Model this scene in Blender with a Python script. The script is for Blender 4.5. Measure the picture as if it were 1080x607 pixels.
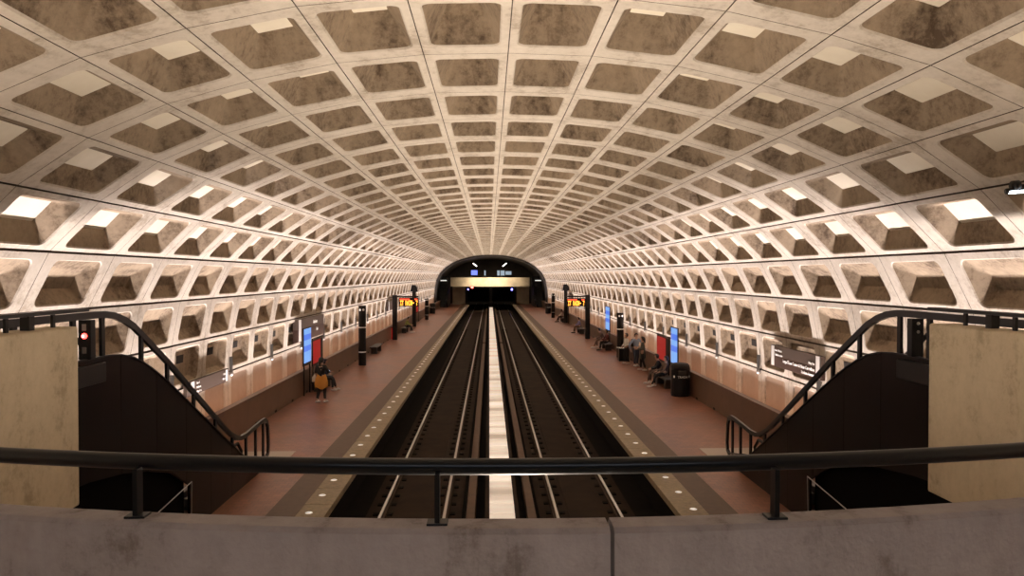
import bpy, bmesh, math, random
from mathutils import Vector, Matrix
random.seed(7)
scene = bpy.context.scene
for o in list(bpy.data.objects): bpy.data.objects.remove(o)
COL = scene.collection
R = math.radians

# ---------------------------------------------------------------- camera
cam = bpy.data.cameras.new('camera'); cam.sensor_width = 36.0; cam.lens = 26.0
cam.clip_end = 400; cam.clip_start = 0.05
camo = bpy.data.objects.new('camera', cam); COL.objects.link(camo)
camo.location = (-0.27, 0, 4.8)
camo.rotation_euler = (R(90-0.958), 0, R(-1.76))
scene.camera = camo

# ---------------------------------------------------------------- world, exposure
w = bpy.data.worlds.new('world'); scene.world = w; w.use_nodes = True
w.node_tree.nodes['Background'].inputs[0].default_value = (1, .78, .6, 1)
w.node_tree.nodes['Background'].inputs[1].default_value = 0.0
scene.view_settings.view_transform = 'Standard'
scene.view_settings.look = 'None'
scene.view_settings.gamma = 1
scene.view_settings.use_curve_mapping = False
scene.view_settings.exposure = 0.05

SIDE_POWER = 41.0      # watts per metre of cove tube
TROUGH_EMIT = 18.0
WARM = (1.0, 0.79, 0.60)
TRACK_POWER = 32.0

def area(name, loc, sx, sy, power, color, rot=(0, 0, 0), spread=None):
    l = bpy.data.lights.new(name, 'AREA'); l.shape = 'RECTANGLE'; l.size = sx; l.size_y = sy
    l.energy = power; l.color = color
    if spread: l.spread = R(spread)
    o = bpy.data.objects.new(name, l); COL.objects.link(o); o.location = loc; o.rotation_euler = rot
    return o
# the station's own lamps: fluorescent lines behind the low side walls and in the trough between the tracks, all aimed up
for s in (-1, 1):
    for a, b in ((-4, 16), (16.4, 44), (44.4, 80), (80.4, 112)):
        area('cove_light', (s*8.08, (a+b)/2, 0.56), 0.12, b-a, SIDE_POWER*(b-a), (1.0, 0.865, 0.82), (R(180), R(-s*12), 0), 94)
for a, b in ((-3, 20), (20.4, 60), (60.4, 112)):
    area('track_light', (0, (a+b)/2, -0.12), 0.3, b-a, TRACK_POWER*(b-a), (1.0, 0.83, 0.67), (R(180), 0, 0), 110)
# unseen fill lights added to brighten the near ceiling, far parapet and far hall
for s in (-1, 1):
    area('near_ceiling_fill_light', (s*7.9, 1.0, 3.35), 0.12, 11, 210, (1.0, 0.82, 0.65), (R(180), R(-s*15), 0), 110)
area('far_parapet_fill_light', (0, 113.6, 7.3), 9, 0.3, 420, (1.0, 0.84, 0.62), (R(51), 0, 0), 75)
area('far_hall_fill_light', (0, 127, 7.4), 8, 0.5, 60, (1.0, 0.84, 0.7), (0, 0, 0))
# mezzanine ceiling lamps behind the photographer
area('mezzanine_light', (0, -3.5, 6.9), 6.0, 0.3, 66, (.86, 0.90, 1.0), (R(14), 0, 0))

# ---------------------------------------------------------------- materials
def mat(name, color, rough=.6, metal=0.0, emit=None, estr=0.0, noise=None, scale=3.0, detail=8, bump=0.0, spec=None):
    m = bpy.data.materials.new(name); m.use_nodes = True
    nt = m.node_tree; b = nt.nodes['Principled BSDF']
    b.inputs['Base Color'].default_value = (*color, 1); b.inputs['Roughness'].default_value = rough
    b.inputs['Metallic'].default_value = metal
    if spec is not None: b.inputs['Specular IOR Level'].default_value = spec
    if emit: b.inputs['Emission Color'].default_value = (*emit, 1); b.inputs['Emission Strength'].default_value = estr
    if noise:
        tc = nt.nodes.new('ShaderNodeTexCoord'); n = nt.nodes.new('ShaderNodeTexNoise')
        n.inputs['Scale'].default_value = scale; n.inputs['Detail'].default_value = detail
        n.inputs['Roughness'].default_value = .65
        r = nt.nodes.new('ShaderNodeValToRGB'); r.color_ramp.elements[0].position = .34; r.color_ramp.elements[1].position = .66
        r.color_ramp.elements[0].color = (*noise, 1); r.color_ramp.elements[1].color = (*color, 1)
        nt.links.new(tc.outputs['Object'], n.inputs['Vector']); nt.links.new(n.outputs['Fac'], r.inputs[0])
        nt.links.new(r.outputs[0], b.inputs['Base Color'])
        if bump:
            bp = nt.nodes.new('ShaderNodeBump'); bp.inputs['Strength'].default_value = bump; bp.inputs['Distance'].default_value = .02
            n2 = nt.nodes.new('ShaderNodeTexNoise'); n2.inputs['Scale'].default_value = scale*9; n2.inputs['Detail'].default_value = 4
            nt.links.new(tc.outputs['Object'], n2.inputs['Vector']); nt.links.new(n2.outputs['Fac'], bp.inputs['Height'])
            nt.links.new(bp.outputs[0], b.inputs['Normal'])
    return m

def concrete(name, light, dark, stain=.5, streak=(1.2, .5, .35), seed=0.0, rough=.85, con=.12):
    """cast concrete: broad mottling, drip streaks and fine grain"""
    m = bpy.data.materials.new(name); m.use_nodes = True; nt = m.node_tree; N = nt.nodes; L = nt.links
    b = N['Principled BSDF']; b.inputs['Roughness'].default_value = rough
    tc = N.new('ShaderNodeTexCoord')
    mp = N.new('ShaderNodeMapping'); mp.inputs['Scale'].default_value = streak; mp.inputs['Location'].default_value = (seed, seed, seed)
    L.new(tc.outputs['Object'], mp.inputs[0])
    n1 = N.new('ShaderNodeTexNoise'); n1.inputs['Scale'].default_value = 1.6; n1.inputs['Detail'].default_value = 9; n1.inputs['Roughness'].default_value = .62; n1.inputs['Distortion'].default_value = .4
    L.new(mp.outputs[0], n1.inputs['Vector'])
    n2 = N.new('ShaderNodeTexNoise'); n2.inputs['Scale'].default_value = 9; n2.inputs['Detail'].default_value = 10; n2.inputs['Roughness'].default_value = .75
    L.new(tc.outputs['Object'], n2.inputs['Vector'])
    mx = N.new('ShaderNodeMath'); mx.operation = 'MULTIPLY_ADD'; mx.inputs[1].default_value = .55
    L.new(n1.outputs['Fac'], mx.inputs[0])
    m3 = N.new('ShaderNodeMath'); m3.operation = 'MULTIPLY'; m3.inputs[1].default_value = .45; L.new(n2.outputs['Fac'], m3.inputs[0]); L.new(m3.outputs[0], mx.inputs[2])
    r = N.new('ShaderNodeValToRGB'); e = r.color_ramp.elements
    e[0].position = .5-con; e[1].position = .5+con*.85
    e[0].color = (*dark, 1); e[1].color = (*light, 1)
    mid = e.new(.5-con+con*1.7*stain); mid.color = (*[light[i]*.72+dark[i]*.28 for i in range(3)], 1)
    L.new(mx.outputs[0], r.inputs[0]); L.new(r.outputs[0], b.inputs['Base Color'])
    bp = N.new('ShaderNodeBump'); bp.inputs['Strength'].default_value = .25; bp.inputs['Distance'].default_value = .01
    n4 = N.new('ShaderNodeTexNoise'); n4.inputs['Scale'].default_value = 60; n4.inputs['Detail'].default_value = 3
    L.new(tc.outputs['Object'], n4.inputs['Vector']); L.new(n4.outputs['Fac'], bp.inputs['Height']); L.new(bp.outputs[0], b.inputs['Normal'])
    return m

M = {}
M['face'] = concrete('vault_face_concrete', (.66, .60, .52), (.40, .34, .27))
M['recess'] = concrete('coffer_recess_concrete', (.38, .295, .205), (.10, .066, .04), .6, seed=3.1)  # stained recess concrete; part of the coffer shade is darkened into its colour
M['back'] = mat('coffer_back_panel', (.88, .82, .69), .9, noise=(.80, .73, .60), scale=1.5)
M['flat'] = mat('flat_wall_panel', (.52, .40, .31), .8, noise=(.44, .33, .25), scale=1.1)
M['groove'] = mat('joint_shadow_gap', (.10, .07, .05), .9)
M['port'] = mat('dark_port', (.02, .016, .014), .8)
M['par'] = concrete('parapet_concrete', (.40, .355, .355), (.20, .165, .155), .45, (3.0, 2, .6), 1.0, .75, .10)
M['side'] = concrete('landing_wall_concrete', (.60, .505, .36), (.36, .29, .19), .5, (1.2, 1.4, .5), 5.0, .7)
M['granite'] = mat('edge_granite', (.32, .245, .145), .6, noise=(.21, .16, .095), scale=9)
M['bandtile'] = mat('brown_edge_band', (.115, .066, .035), .6, noise=(.085, .048, .026), scale=6)
M['brown'] = mat('brown_low_wall', (.155, .085, .048), .4, noise=(.12, .062, .034), scale=1.5)
M['trackbed'] = mat('track_bed', (.034, .020, .011), .9, noise=(.017, .010, .006), scale=1.2, spec=.15)
M['dirt'] = mat('track_dirt', (.008, .0055, .004), .9, noise=(.005, .0035, .003), scale=2, spec=.1)
M['black'] = mat('black_metal', (.007, .007, .008), .35, spec=.3)
M['blackrail'] = mat('black_rail', (.010, .011, .014), .28, .3)
M['bronze'] = mat('dark_bronze_panel', (.009, .0038, .0022), .3, 0, noise=(.006, .0025, .0015), scale=.8, spec=.12)
M['steel'] = mat('rail_steel', (.62, .60, .58), .3, .9)
M['rust'] = mat('rail_rust', (.07, .04, .025), .8)
M['cover'] = mat('third_rail_cover', (.13, .07, .038), .6, noise=(.09, .048, .025), scale=3)
M['silver'] = mat('brushed_steel', (.45, .44, .43), .35, .8)
M['white'] = mat('white_paint', (.8, .78, .74), .5)
M['rubber'] = mat('dark_rubber', (.02, .02, .02), .7)
M['tube'] = mat('lamp_white', (1, .95, .88), .5, emit=(1, .93, .84), estr=3.0)

def tile_mat():
    m = bpy.data.materials.new('terracotta_hex_tile'); m.use_nodes = True; nt = m.node_tree; N = nt.nodes; L = nt.links
    b = N['Principled BSDF']; b.inputs['Roughness'].default_value = .42
    tc = N.new('ShaderNodeTexCoord')
    br = N.new('ShaderNodeTexBrick'); br.inputs['Scale'].default_value = 1.0
    br.inputs['Brick Width'].default_value = .20; br.inputs['Row Height'].default_value = .17; br.inputs['Mortar Size'].default_value = .008
    br.inputs['Color1'].default_value = (.31, .13, .075, 1); br.inputs['Color2'].default_value = (.24, .10, .058, 1); br.inputs['Mortar'].default_value = (.17, .09, .06, 1)
    L.new(tc.outputs['Object'], br.inputs['Vector'])
    n = N.new('ShaderNodeTexNoise'); n.inputs['Scale'].default_value = .7; n.inputs['Detail'].default_value = 6
    L.new(tc.outputs['Object'], n.inputs['Vector'])
    r = N.new('ShaderNodeValToRGB'); r.color_ramp.elements[0].color = (.75, .72, .68, 1); r.color_ramp.elements[1].color = (1.1, 1.05, 1.0, 1)
    r.color_ramp.elements[0].position = .35; r.color_ramp.elements[1].position = .65
    L.new(n.outputs['Fac'], r.inputs[0])
    mx = N.new('ShaderNodeMix'); mx.data_type = 'RGBA'; mx.blend_type = 'MULTIPLY'; mx.inputs[0].default_value = 1
    L.new(br.outputs['Color'], mx.inputs[6]); L.new(r.outputs[0], mx.inputs[7]); L.new(mx.outputs[2], b.inputs['Base Color'])
    mr = N.new('ShaderNodeMapRange'); mr.inputs[3].default_value = .34; mr.inputs[4].default_value = .5
    L.new(n.outputs['Fac'], mr.inputs[0]); L.new(mr.outputs[0], b.inputs['Roughness'])
    return m
M['tile'] = tile_mat()

# ---------------------------------------------------------------- mesh helpers
class MB:
    def __init__(s): s.v = []; s.f = []; s.mi = []
    def vert(s, p): s.v.append(tuple(p)); return len(s.v)-1
    def face(s, ps, mi=0):
        if isinstance(ps[0], (int,)): s.f.append(tuple(ps))
        else:
            i = len(s.v); s.v += [tuple(p) for p in ps]; s.f.append(tuple(range(i, i+len(ps))))
        s.mi.append(mi)
    def box(s, x0, x1, y0, y1, z0, z1, mi=0, bev=0.0):
        if bev > 0:
            bm = bmesh.new(); bmesh.ops.create_cube(bm, size=1)
            for v in bm.verts: v.co = ((x0+x1)/2+v.co.x*(x1-x0), (y0+y1)/2+v.co.y*(y1-y0), (z0+z1)/2+v.co.z*(z1-z0))
            bmesh.ops.bevel(bm, geom=list(bm.edges), offset=bev, segments=2, affect='EDGES', profile=.5)
            s.add_bm(bm, mi); bm.free(); return
        i = len(s.v)
        s.v += [(x0, y0, z0), (x1, y0, z0), (x1, y1, z0), (x0, y1, z0), (x0, y0, z1), (x1, y0, z1), (x1, y1, z1), (x0, y1, z1)]
        for q in ((0, 3, 2, 1), (4, 5, 6, 7), (0, 1, 5, 4), (1, 2, 6, 5), (2, 3, 7, 6), (3, 0, 4, 7)):
            s.f.append(tuple(i+k for k in q)); s.mi.append(mi)
    def add_bm(s, bm, mi=0):
        i = len(s.v); bm.verts.ensure_lookup_table(); bm.verts.index_update()
        s.v += [tuple(v.co) for v in bm.verts]
        for f in bm.faces: s.f.append(tuple(i+v.index for v in f.verts)); s.mi.append(mi)
    def prism(s, poly, axis, a, b, mi=0):
        """extrude the outline along an axis; poly holds the two other coordinates in xyz order"""
        def P(p, t):
            if axis == 'x': return (t, p[0], p[1])
            if axis == 'y': return (p[0], t, p[1])
            return (p[0], p[1], t)
        n = len(poly); i = len(s.v)
        s.v += [P(p, a) for p in poly]+[P(p, b) for p in poly]
        s.f.append(tuple(range(i, i+n))); s.mi.append(mi); s.f.append(tuple(range(i+2*n-1, i+n-1, -1))); s.mi.append(mi)
        for k in range(n):
            k2 = (k+1) % n; s.f.append((i+k, i+n+k, i+n+k2, i+k2)); s.mi.append(mi)
    def tube(s, pts, r, n=10, mi=0, caps=True):
        pts = [Vector(p) for p in pts]; rr = r if isinstance(r, (list, tuple)) else [r]*len(pts)
        i0 = len(s.v); up = None
        for k, p in enumerate(pts):
            t = (pts[min(k+1, len(pts)-1)]-pts[max(k-1, 0)]).normalized()
            if up is None:
                up = Vector((0, 0, 1)) if abs(t.z) < .9 else Vector((0, 1, 0))
            a = t.cross(up).normalized(); c = a.cross(t).normalized(); up = c
            for j in range(n):
                th = 2*math.pi*j/n; s.v.append(tuple(p+(a*math.cos(th)+c*math.sin(th))*rr[k]))
        for k in range(len(pts)-1):
            for j in range(n):
                j2 = (j+1) % n; s.f.append((i0+k*n+j, i0+k*n+j2, i0+(k+1)*n+j2, i0+(k+1)*n+j)); s.mi.append(mi)
        if caps:
            s.f.append(tuple(i0+j for j in range(n-1, -1, -1))); s.mi.append(mi)
            e = i0+(len(pts)-1)*n; s.f.append(tuple(e+j for j in range(n))); s.mi.append(mi)
    def bar(s, pts, wdt, hgt, mi=0):
        """square-section bar in a YZ plane: wdt along x, hgt across the path"""
        i0 = len(s.v); n = len(pts); pts = [Vector(p) for p in pts]
        for k, p in enumerate(pts):
            t = (pts[min(k+1, n-1)]-pts[max(k-1, 0)]).normalized(); nn = Vector((0, -t.z, t.y))
            for a, b in ((-1, -1), (1, -1), (1, 1), (-1, 1)):
                s.v.append(tuple(p+Vector((a*wdt/2, 0, 0))+nn*b*hgt/2))
        for k in range(n-1):
            for j in range(4):
                j2 = (j+1) % 4; s.f.append((i0+k*4+j, i0+k*4+j2, i0+k*4+4+j2, i0+k*4+4+j)); s.mi.append(mi)
        s.f.append((i0+3, i0+2, i0+1, i0)); s.mi.append(mi); e = i0+(n-1)*4; s.f.append((e, e+1, e+2, e+3)); s.mi.append(mi)
    def lathe(s, prof, c=(0, 0, 0), n=24, mi=0):
        i0 = len(s.v); k = len(prof)
        for j in range(n):
            th = 2*math.pi*j/n
            for r, z in prof: s.v.append((c[0]+r*math.cos(th), c[1]+r*math.sin(th), c[2]+z))
        for j in range(n):
            j2 = (j+1) % n
            for q in range(k-1): s.f.append((i0+j*k+q, i0+j2*k+q, i0+j2*k+q+1, i0+j*k+q+1)); s.mi.append(mi)
    def build(s, name, mats, parent=None, smooth=False, loc=None):
        me = bpy.data.meshes.new(name); me.from_pydata(s.v, [], s.f)
        for m in (mats if isinstance(mats, (list, tuple)) else [mats]): me.materials.append(m)
        me.polygons.foreach_set('material_index', s.mi)
        if smooth: me.polygons.foreach_set('use_smooth', [True]*len(s.f))
        me.validate(); me.update()
        o = bpy.data.objects.new(name, me); COL.objects.link(o)
        if parent: o.parent = parent
        if loc is not None: o.location = loc
        return o

def tag(o, label=None, cat=None, group=None, kind=None):
    if label: o['label'] = label
    if cat: o['category'] = cat
    if group: o['group'] = group
    if kind: o['kind'] = kind
    return o
def struct(mb, name, mats, label, **k):
    o = mb.build(name, mats, **k); return tag(o, label, None, None, 'structure')
def thing(name, label, cat, loc=(0, 0, 0), rz=0, group=None):
    o = bpy.data.objects.new(name, None); COL.objects.link(o); o.location = loc; o.rotation_euler = (0, 0, rz); o.empty_display_size = .1
    return tag(o, label, cat, group)
def copy_tree(o, parent=None):
    c = o.copy(); COL.objects.link(c)
    if parent: c.parent = parent
    for ch in list(o.children): copy_tree(ch, c)
    return c
def dup(o, loc, label=None, rz=None, group=None):
    c = copy_tree(o); c.location = loc
    if rz is not None: c.rotation_euler = (0, 0, rz)
    if label: c['label'] = label
    if group: c['group'] = group
    return c

# ---------------------------------------------------------------- vault
PX = [0, 1.198, 2.421, 3.635, 4.794, 5.890, 6.870, 7.727, 8.263, 8.50, 8.60, 8.60]
PZ = [7.963, 7.933, 7.802, 7.546, 7.211, 6.732, 6.065, 5.207, 4.148, 2.97, 1.74, .45]
S, Y0 = 2.204, 10.58
KMIN, KMAX = -7, 46          # rings

def round_rect(u0, u1, v0, v1, r, n=4):
    pts = []
    for cx, cy, a0 in ((u1-r, v0+r, -90), (u1-r, v1-r, 0), (u0+r, v1-r, 90), (u0+r, v0+r, 180)):
        for k in range(n+1):
            a = R(a0+90*k/n); pts.append((cx+r*math.cos(a), cy+r*math.sin(a)))
    return pts
def cell(mb, A, B, y0, y1, style, gu=.010, gv=.006, sgn=1, cdep=.3):
    """one cast vault panel between the joints A and B (x, z) and the rings y0, y1"""
    A = Vector((A[0], 0, A[1])); B = Vector((B[0], 0, B[1]))
    U = (B-A); Lu = U.length; U.normalize(); V = Vector((0, 1, 0))
    Nn = U.cross(V) if sgn > 0 else V.cross(U)      # away from the hall
    if Nn.dot((A+B)/2-Vector((0, 0, 2.5))) < 0: Nn = -Nn
    Lv = y1-y0
    def P(u, v, d=0.0): return A+U*u+V*(y0+v)+Nn*d
    g = .05
    # sides and bottom of the open joints
    o = [(gu, gv), (Lu-gu, gv), (Lu-gu, Lv-gv), (gu, Lv-gv)]; q = [(0, 0), (Lu, 0), (Lu, Lv), (0, Lv)]
    for k in range(4):
        k2 = (k+1) % 4
        mb.face([P(*o[k]), P(*o[k2]), P(*o[k2], g), P(*o[k], g)], 3)
        mb.face([P(*o[k], g), P(*o[k2], g), P(*q[k2], g), P(*q[k], g)], 3)
    if style == 'coffer': bn, bf, bu0, bu1, dep, tn, tf, tu, rr = .27, .345, .13, .14, cdep, .30, .25, .25, .12
    elif style == 'wall': bn, bf, bu0, bu1, dep, tn, tf, tu, rr = .32, .30, .17, .13, .26, .30, .20, .16, .14
    elif style == 'port': bn, bf, bu0, bu1, dep, tn, tf, tu, rr = .28, .28, .13, .15, .20, .12, .22, .10, .14
    else: bn, bf, bu0, bu1, dep, tn, tf, tu, rr = .30, .28, .14, .05, .05, .01, .01, .01, .10
    lip = .022
    r0 = round_rect(bu0-lip, Lu-bu1+lip, bn-lip, Lv-bf+lip, rr+lip)
    r1 = round_rect(bu0, Lu-bu1, bn, Lv-bf, rr)
    n = len(r0)
    outer = [o[1]]*5+[o[2]]*5+[o[3]]*5+[o[0]]*5
    iO = [mb.vert(P(*c)) for c in o]; om = [1]*5+[2]*5+[3]*5+[0]*5
    i0 = [mb.vert(P(*p)) for p in r0]; i1 = [mb.vert(P(*p, min(.022, dep*.5))) for p in r1]
    if style == 'flat':
        r2 = round_rect(bu0+.01, Lu-bu1-.01, bn+.01, Lv-bf-.01, rr)
    elif style == 'port':
        # sill is deep and the head is shallow: the back leans
        r2 = round_rect(bu0+.12, Lu-bu1-.10, bn+tn, Lv-bf-tf, .03)
    elif style == 'wall':
        r2 = round_rect(bu0+.40, Lu-bu1-.20, bn+.30, Lv-bf-.22, .02)
    else:
        r2 = round_rect(bu0+tu, Lu-bu1-tu, bn+tn, Lv-bf-tf, .02)
    i2 = [mb.vert(P(*p, dep)) for p in r2]
    for k in range(n):
        k2 = (k+1) % n
        if om[k] == om[k2]: mb.face([iO[om[k]], i0[k2], i0[k]], 0)
        else: mb.face([iO[om[k]], iO[om[k2]], i0[k2], i0[k]], 0)
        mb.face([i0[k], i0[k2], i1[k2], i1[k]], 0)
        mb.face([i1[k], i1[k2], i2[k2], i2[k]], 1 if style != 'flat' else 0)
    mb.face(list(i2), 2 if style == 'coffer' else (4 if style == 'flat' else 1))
    if style == 'port':
        # small square port set in the back
        a = [(.36, .84), (.58, .84), (.58, 1.28), (.36, 1.28)]
        top = [P(x, y, dep-.012) for x, y in a]; bot = [P(x, y, dep+.001) for x, y in a]
        mb.face(top, 5)
        for k in range(4): mb.face([top[k], top[(k+1) % 4], bot[(k+1) % 4], bot[k]], 5)

vault_mats = [M['face'], M['recess'], M['back'], M['groove'], M['flat'], M['port']]
def vault_rows(rows, sides, k0, k1):
    mb = MB()
    for s in sides:
        for j in rows:
            A = (s*PX[j], PZ[j]); B = (s*PX[j+1], PZ[j+1])
            style = 'coffer' if j < 7 else ('wall' if j < 9 else ('port' if j == 9 else 'flat'))
            for k in range(k0, k1):
                cell(mb, A, B, Y0+k*S, Y0+(k+1)*S, style, gu=.007 if j < 6 else .026, cdep=(.5, .46, .40, .35, .30, .26, .28, 0, 0, 0, 0)[j])
    return mb
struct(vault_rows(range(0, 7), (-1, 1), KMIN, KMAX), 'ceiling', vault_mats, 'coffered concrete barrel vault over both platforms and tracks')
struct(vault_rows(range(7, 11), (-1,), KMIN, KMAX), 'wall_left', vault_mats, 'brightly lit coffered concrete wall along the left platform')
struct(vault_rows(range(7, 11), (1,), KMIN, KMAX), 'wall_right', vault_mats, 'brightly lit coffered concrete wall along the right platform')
YE = Y0+KMAX*S            # far end of the coffers
YB = Y0+KMIN*S

# ---------------------------------------------------------------- floors, edges, low walls
for s, nm in ((-1, 'left'), (1, 'right')):
    def bx(a, b, *r, **k): return (min(s*a, s*b), max(s*a, s*b))
    mb = MB(); x0, x1 = bx(4.75, 7.80); mb.box(x0, x1, YB, 128, -.12, 0)
    struct(mb, 'floor', M['tile'], 'reddish hexagonal tile platform floor on the %s' % nm)
    mb = MB(); x0, x1 = bx(4.15, 4.75); mb.box(x0, x1, YB, 128, -.12, 0.004)
    struct(mb, 'trim_%d' % (1 if s < 0 else 2), M['bandtile'], 'dark brown strip beside the granite edge of the %s platform' % nm)
    mb = MB(); y = YB
    while y < 127.9:
        x0, x1 = bx(3.56, 4.15); mb.box(x0, x1, y+.006, y+1.194, -.14, 0.006, bev=.008); y += 1.2
    x0, x1 = bx(3.80, 4.15); mb.box(x0, x1, YB, 128, -.95, -.13, 1)
    struct(mb, 'trim_%d' % (3 if s < 0 else 4), [M['granite'], M['dirt']], 'granite edge with round lights along the %s track' % nm)
    mb = MB(); x0, x1 = bx(7.76, 7.88); mb.box(x0, x1, YB, YE+2, 0, .96)
    x0, x1 = bx(7.70, 7.90); mb.box(x0, x1, YB, YE+2, .96, 1.0)
    x0, x1 = bx(7.86, 8.62); mb.box(x0, x1, YB, YE+2, .30, .44)
    k = 0
    while YB+k*S < YE:   # drain slots
        x0, x1 = bx(7.752, 7.765); mb.box(x0, x1, YB+k*S, YB+k*S+.22, .01, .09, 1); k += 1
    struct(mb, 'baseboard_%s' % nm, [M['brown'], M['port']], 'low brown wall hiding the cove lights along the %s platform' % nm)

mb = MB(); mb.box(-3.9, 3.9, YB, 150, -1.15, -1.0, 0)
for s in (-1, 1):
    mb.box(s*2.085-1.15, s*2.085+1.15, YB, 150, -1.0, -.965, 1)
    # worn centre walkway and fastener blocks
    mb.box(s*2.085-.42, s*2.085+.42, YB, 150, -.965, -.945, 1)
    y = 11.0
    while y < 80:
        for q in (-.7525, .7525):
            for d in (-.17, .17): mb.box(s*2.085+q+d-.06, s*2.085+q+d+.06, y, y+.16, -.965, -.935, 0)
        y += .75
struct(mb, 'floor', [M['dirt'], M['trackbed']], 'dark track bed between the two platforms')

# running rails
for i, (s, q, lb) in enumerate(((-1, -.7525, 'outer running rail of the left track, beside the left platform'), (-1, .7525, 'inner running rail of the left track, nearer the light trough'),
                                (1, -.7525, 'inner running rail of the right track, nearer the light trough'), (1, .7525, 'outer running rail of the right track, beside the right platform'))):
    x = s*2.085+q
    t = thing('track_rail', 'shiny steel '+lb, 'rail', (x, 0, -.965))
    mb = MB(); mb.box(-.065, .065, YB, 150, 0, .014); mb.box(-.01, .01, YB, 150, .014, .10)
    mb.build('rail_web', M['rust'], t)
    mb = MB(); mb.box(-.034, .034, YB, 150, .10, .135, bev=.006); mb.build('rail_head', M['steel'], t)
for s, nm in ((-1, 'left'), (1, 'right')):
    t = thing('third_rail', 'brown covered third rail beside the %s track, next to the light trough' % nm, 'rail', (s*.70, 0, -1.0))
    mb = MB(); mb.prism([(-.11, .28), (-.09, .31), (.09, .31), (.11, .28), (.11, .20), (.09, .20), (.09, .27), (-.09, .27), (-.09, .20), (-.11, .20)], 'y', YB, 60)
    mb.prism([(-.11, .28), (-.09, .31), (.09, .31), (.11, .28), (.11, .20), (.09, .20), (.09, .27), (-.09, .27), (-.09, .20), (-.11, .20)], 'y', 61, 148)
    mb.build('cover_board', M['cover'], t)
    mb = MB(); mb.box(-.035, .035, YB, 148, .12, .2); mb.build('conductor', M['rust'], t)

# light trough
def trough_mat():
    m = bpy.data.materials.new('trough_diffuser'); m.use_nodes = True; nt = m.node_tree; N = nt.nodes; L = nt.links
    b = N['Principled BSDF']; b.inputs['Base Color'].default_value = (.55, .48, .4, 1); b.inputs['Roughness'].default_value = .4
    b.inputs['Emission Color'].default_value = (1, .82, .66, 1)
    tc = N.new('ShaderNodeTexCoord'); mp = N.new('ShaderNodeMapping'); mp.inputs['Scale'].default_value = (.01, .85, .01)
    n = N.new('ShaderNodeTexNoise'); n.noise_dimensions = '3D'; n.inputs['Scale'].default_value = 1; n.inputs['Detail'].default_value = 2
    L.new(tc.outputs['Object'], mp.inputs[0]); L.new(mp.outputs[0], n.inputs['Vector'])
    mr = N.new('ShaderNodeMapRange'); mr.inputs[1].default_value = .3; mr.inputs[2].default_value = .7; mr.inputs[3].default_value = .12; mr.inputs[4].default_value = .85
    L.new(n.outputs['Fac'], mr.inputs[0])
    L.new(mr.outputs[0], b.inputs['Emission Strength'])
    return m
t = thing('light_trough', 'long glowing light trough running between the two tracks', 'light', (0, 0, -1.0))
mb = MB(); mb.box(-.36, -.27, YB, 118, 0, .80); mb.box(.27, .36, YB, 118, 0, .80); mb.box(-.28, .28, YB, 118, .60, .70)
mb.build('housing', M['trackbed'], t)
mb = MB(); y = YB
while y < 117:
    mb.box(-.268, .268, y+.02, y+.60, .70, .775); y += .62
mb.build('diffuser', trough_mat(), t)

# ---------------------------------------------------------------- near mezzanine: parapet with curved rail
def plan(x):
    q = min(abs(x+.1), 2.3)
    return 2.16+.066*q*q+max(0, abs(x+.1)-2.3)*.2
xs = [-3.93+i*(7.86/40) for i in range(41)]
mb = MB()
def sec(x):
    y = plan(x)+.02; return [(y, 4.07), (y-.015, 4.085), (y-.10, 4.085), (y-.115, 4.072), (y-.16, 2.6), (y, 2.6)]
for part in ([x for x in xs if x < .06]+[.072], [.084]+[x for x in xs if x > .1]):
    ring = []
    for x in part: ring.append([mb.vert((x, a, b)) for a, b in sec(x)])
    for a, b in zip(ring, ring[1:]):
        for k in range(6): mb.face([a[k], b[k], b[(k+1) % 6], a[(k+1) % 6]])
    mb.face(ring[0]); mb.face(ring[-1][::-1])
struct(mb, 'wall_front', M['par'], 'broad stained concrete parapet in front of the viewer')
mb = MB(); mb.box(-8.3, -4.3, -4, 7.1, 2.95, 3.2); mb.box(4.3, 8.3, -4, 7.3, 2.95, 3.2); mb.box(-4.3, 4.3, -4, 1.6, 2.65, 3.2)
mb.box(-8.6, 8.6, -4.3, -4.0, 0, 3.3)
struct(mb, 'floor', M['side'], 'mezzanine floor slab the viewer stands on')

for s, nm in ((-1, 'left'), (1, 'right')):
    mb = MB(); a, b = sorted((s*4.16, s*4.46))
    ye = 7.12 if s < 0 else 7.32
    mb.box(a, b, 1.0, ye, 2.62, 4.32, bev=.02)
    struct(mb, 'wall_%s' % nm, M['side'], 'tan concrete landing wall at the %s edge of the view' % nm)

t = thing('guard_rail', 'thick round black handrail on short posts along the front parapet', 'railing', (0, 0, 0))
mb = MB(); mb.tube([(x, plan(x), 4.24) for x in [-2.9+i*.145 for i in range(41)]], .0245, 16); mb.build('handrail', M['blackrail'], t, smooth=True)
for x in (-2.25, -1.315, -.42, .575, 1.54, 2.5):
    y = plan(x); mb = MB()
    mb.box(x-.007, x+.007, y-.055, y-.018, 4.085, 4.23); mb.build('post', M['black'], t)
    mb = MB(); mb.box(x-.03, x+.03, y-.062, y-.012, 4.085, 4.092, bev=.002); mb.build('foot_plate', M['black'], t)

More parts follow.
